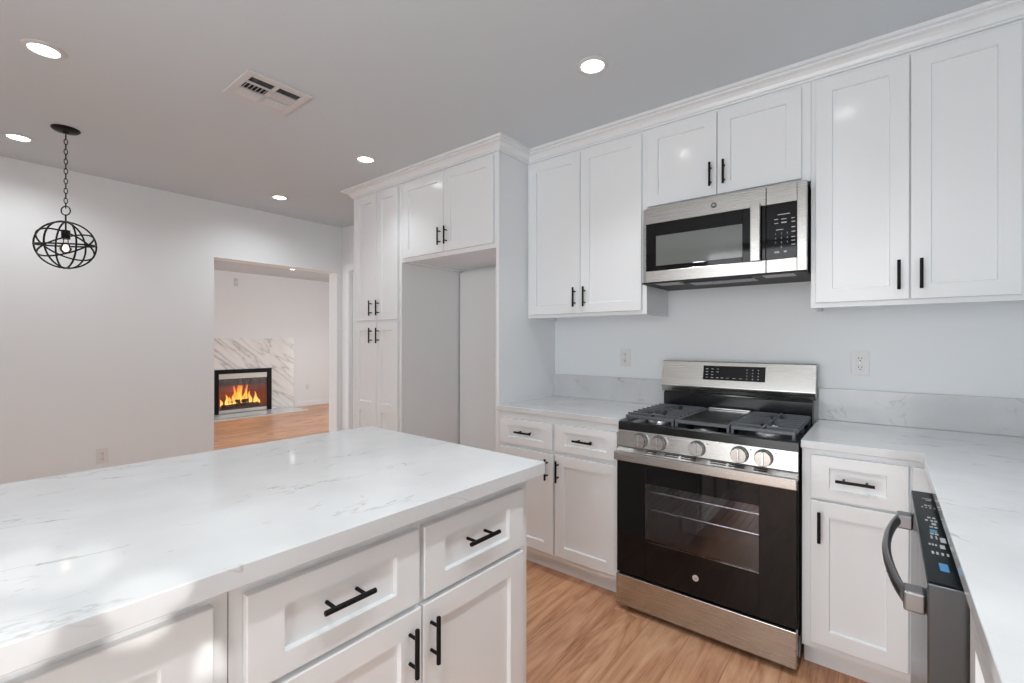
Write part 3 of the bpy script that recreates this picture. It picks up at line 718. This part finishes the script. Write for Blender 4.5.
# ---- ceiling register
V = thing('ceiling_vent', 'white square ceiling air register with louvred cells', 'vent', (-1.365, -1.742, CZ))
hw = .152
mb = MB()
mb.box(-hw, hw, -hw, -.118, -.010, -.0008, .003); mb.box(-hw, hw, .118, hw, -.010, -.0008, .003); mb.box(-hw, -.105, -.118, .118, -.010, -.0008, .003); mb.box(.105, hw, -.118, .118, -.010, -.0008, .003)
mb.box(-.105, .105, -.008, .008, -.010, -.001); mb.box(-.038, -.030, -.118, .118, -.010, -.001); mb.box(.040, .048, -.118, .118, -.010, -.001)
mb.build('frame', ringm, V)
MB().box(-.105, .105, -.118, .118, -.0012, -.0004).build('duct_opening', vdark, V)
def louvres(x0, x1, y0, y1, along, n, tilt, wd):
    mb = MB()
    for i in range(n):
        f = (i + .5) / n
        if along == 'y':
            cx = x0 + (x1 - x0) * f; dx, dz = math.cos(tilt) * wd / 2, math.sin(tilt) * wd / 2
            mb.prism([(cx - dx, -.0055 - dz), (cx + dx, -.0055 + dz), (cx + dx, -.0049 + dz), (cx - dx, -.0049 - dz)], y0, y1, 'y')
        else:
            cy = y0 + (y1 - y0) * f; dy, dz = math.cos(tilt) * wd / 2, math.sin(tilt) * wd / 2
            mb.prism([(cy - dy, -.0055 - dz), (cy + dy, -.0055 + dz), (cy + dy, -.0049 + dz), (cy - dy, -.0049 - dz)], x0, x1, 'x')
    return mb.build('louvre_bank', ringm, V)
ta = math.radians(-28)
louvres(.049, .104, -.117, -.009, 'y', 5, ta, .006); louvres(.049, .104, .009, .117, 'y', 5, ta, .006)
louvres(-.029, .039, -.117, -.009, 'x', 6, math.radians(32), .008); louvres(-.029, .039, .009, .117, 'x', 8, math.radians(-32), .0092)
louvres(-.104, -.039, -.117, -.009, 'y', 6, -ta, .013); louvres(-.104, -.039, .009, .117, 'y', 6, -ta, .013)

# ---- pendant
P = thing('pendant_lamp', 'black wire orb pendant lamp hanging on a chain with a lit bulb', 'lamp', (-2.69, -2.300, CZ))
MB().lathe([(0, -.026), (.012, -.026), (.016, -.020), (.055, -.014), (.064, -.006), (.064, -.0005), (0, -.0005)], (0, 0, 0), 'z', 36).build('canopy', black, P, True)
mb = MB(); z = -.030; i = 0
while z > -.435:                                                    # chain links, alternately turned
    hl, hr = .017, .0075; pts = []
    for k in range(16):
        a = 2 * PI * k / 16; u, w = math.cos(a) * hr, math.sin(a) * hl
        pts.append((u, 0, z - hl + w) if i % 2 == 0 else (0, u, z - hl + w))
    mb.tube(pts, .0022, 6, closed=True); z -= .0285; i += 1
mb.build('chain', black, P, True)
OC = -.675; ORD = .135                                              # orb centre below the ceiling, radius
mb = MB(); th = math.radians(40)
rc = .026; mb.tube([(rc * math.cos(2 * PI * k / 28) * math.cos(th), rc * math.cos(2 * PI * k / 28) * math.sin(th), z - .018 + .0 + rc * math.sin(2 * PI * k / 28)) for k in range(28)], .0032, 8, closed=True)
RZ = z - .018 - rc
mb.build('hanging_loop', black, P, True)
mb = MB(); mb.cyl((0, 0, RZ + .004), (0, 0, OC + .085), .004, 10); mb.cyl((0, 0, OC + .085), (0, 0, OC + .035), .020, 20); mb.build('socket', black, P, True)
def ringo(name, ax, tilt_dir, r, rad=.0046, n=64):
    q = Matrix.Rotation(ax, 4, 'Z') @ Matrix.Rotation(tilt_dir, 4, 'X')
    MB().tube([Vector((0, 0, OC)) + (q @ Vector((r * math.cos(2 * PI * k / n), r * math.sin(2 * PI * k / n), 0))) for k in range(n)], rad, 8, closed=True).build(name, black, P, True)
for ax, tl, r in ((0.2, PI / 2, .135), (1.25, PI / 2, .1345), (2.3, PI / 2, .134), (.67, .12, .1335), (.67, math.radians(38), .133), (.67, math.radians(-32), .1325)):
    ringo('orb_ring', ax, tl, r)
mb = MB(); mb.lathe([(0, -.052), (.014, -.048), (.024, -.036), (.027, -.022), (.022, -.004), (.013, .012), (.012, .034), (0, .034)], (0, 0, OC), 'z', 24); mb.build('bulb', bulbg, P, True)
MB().lathe([(0, -.034), (.009, -.030), (.012, -.020), (.009, -.008), (0, -.004)], (0, 0, OC), 'z', 16).build('filament', bulbm, P, True)

# ------------------------------------------------------------------ living room fireplace
FPX0, FPX1 = XF, XF + .03
Fy0, Fy1, Fzt = .255, 1.207, .797
mb = MB(); mb.box(FPX0 + .0005, FPX1, -.12, Fy0 + .03, .0205, 1.348, .002); mb.box(FPX0 + .0005, FPX1, Fy1 - .03, 1.640, .0205, 1.348, .002); mb.box(FPX0 + .0005, FPX1, Fy0 + .0301, Fy1 - .0301, Fzt - .03, 1.348)
tag(mb.build('fireplace_surround', marblem), 'white marble fireplace surround with grey diagonal veins on the far wall', 'fireplace')
tag(MB().box(XF + .0005, -7.365, -.08, 1.600, .0002, .020, .003).build('hearth', quartzm), 'low white marble hearth slab in front of the fireplace', 'hearth')
Fi = thing('fireplace_insert', 'black framed glass fireplace insert set in the marble surround', 'fireplace', (XF, 0, .021))
mb = MB(); x0, x1 = FPX1 - XF + .0005, FPX1 - XF + .03; H = Fzt - .021
mb.box(x0, x1, Fy0, Fy0 + .062, 0, H, .004); mb.box(x0, x1, Fy1 - .085, Fy1, 0, H, .004); mb.box(x0, x1, Fy0 + .0622, Fy1 - .0852, H - .075, H, .004)
mb.build('frame', black, Fi)
a, b = Fy0 + .0625, Fy1 - .0855
mb = MB(); mb.box(x0, x1 - .008, a, b, H - .165, H - .0755, .002); mb.build('top_rail', railm, Fi)
mb = MB(); mb.box(x0, x1 - .008, a, b, .006, .062, .002); mb.build('bottom_rail', railm, Fi)
MB().box(x0, x1 - .014, a, b, .0625, H - .1655).build('glass_door', fireglass, Fi)
mb = MB()                                                           # mesh curtain gathered behind the glass, upper part
n = 60
pts = [(x0 - .012 + .006 * math.sin(i * 1.9), a + (b - a) * i / n) for i in range(n + 1)]
poly = pts + [(p[0] - .0012, p[1]) for p in pts[::-1]]
mb.prism(poly, H - .29, H - .166, 'z'); mb.build('mesh_curtain', curt, Fi)
mb = MB(); zt_ = H - .10; xb = -.36
mb.box(xb - .02, xb, a - .03, b + .03, -.018, zt_); mb.box(xb + .0005, x0 - .03, a - .03, a - .01, -.018, zt_); mb.box(xb + .0005, x0 - .03, b + .01, b + .03, -.018, zt_)
mb.box(xb + .0005, x0 - .03, a - .0095, b + .0095, -.018, .012); mb.box(xb + .0005, x0 - .03, a - .0095, b + .0095, zt_ - .02, zt_)
mb.build('firebox', brickm, Fi)
mb = MB()
for i in range(9): y = a + .12 + i * (b - a - .24) / 8; mb.box(-.22, -.03, y - .006, y + .006, .045, .06)
mb.box(-.05, -.04, a + .10, b - .10, .03, .0449); mb.box(-.21, -.20, a + .10, b - .10, .03, .0449)
for y in (a + .11, b - .11):
    for x in (-.045, -.205): mb.box(x - .005, x + .005, y - .005, y + .005, .0125, .0299)
mb.build('grate', iron, Fi)
def log(p0, p1, r, label):
    p0, p1 = Vector(p0), Vector(p1); pts = []; rs = []
    for i in range(9):
        f = i / 8; pts.append(p0.lerp(p1, f) + Vector((0, 0, .006 * math.sin(f * 9 + r * 90)))); rs.append(r * (.9 + .12 * math.sin(f * 7 + r * 200)))
    o = MB().tube(pts, rs, 12).build('firewood_log', logm, None, True)
    return tag(o, label, 'log', 'logs burning in the fireplace')
lx, lz = XF, .0815
log((lx - .075, a + .09, lz + .047), (lx - .085, b - .10, lz + .05), .045, 'long charred log lying along the front of the fire')
log((lx - .175, a + .15, lz + .045), (lx - .165, b - .16, lz + .046), .043, 'charred log behind the front log in the fire')
log((lx - .16, a + .22, lz + .125), (lx - .09, a + .40, lz + .13), .036, 'short charred log crossing on top, left in the fire')
log((lx - .09, b - .37, lz + .128), (lx - .17, b - .13, lz + .125), .034, 'short charred log crossing on top, right in the fire')
random.seed(11); mb = MB()
for y, h, w in ((a + .10, .13, .035), (a + .17, .22, .045), (a + .24, .17, .05), (a + .33, .36, .05), (a + .385, .50, .06), (a + .43, .42, .06), (a + .53, .42, .040), (a + .57, .25, .05), (a + .64, .24, .04), (b - .11, .15, .04), (b - .06, .11, .03), (a + .30, .20, .05), (a + .48, .22, .05)):
    pts = []; rs = []; x = lx - .12 + random.uniform(-.05, .05); ph = random.uniform(0, 6)
    for i in range(12):
        f = i / 11; pts.append((x + .012 * math.sin(ph + f * 5), y + .022 * f * math.sin(ph * 1.7 + f * 6), .135 + h * f)); rs.append(max(.0012, .72 * w * math.sin(PI * min(1, .18 + f * .82)) ** .8 * (1 - .55 * f)))
    mb.tube(pts, rs, 10, flat=(1, .6))
tag(mb.build('fire', flamem, None, True), 'orange and yellow flames burning in the fireplace', 'fire', kind='stuff')
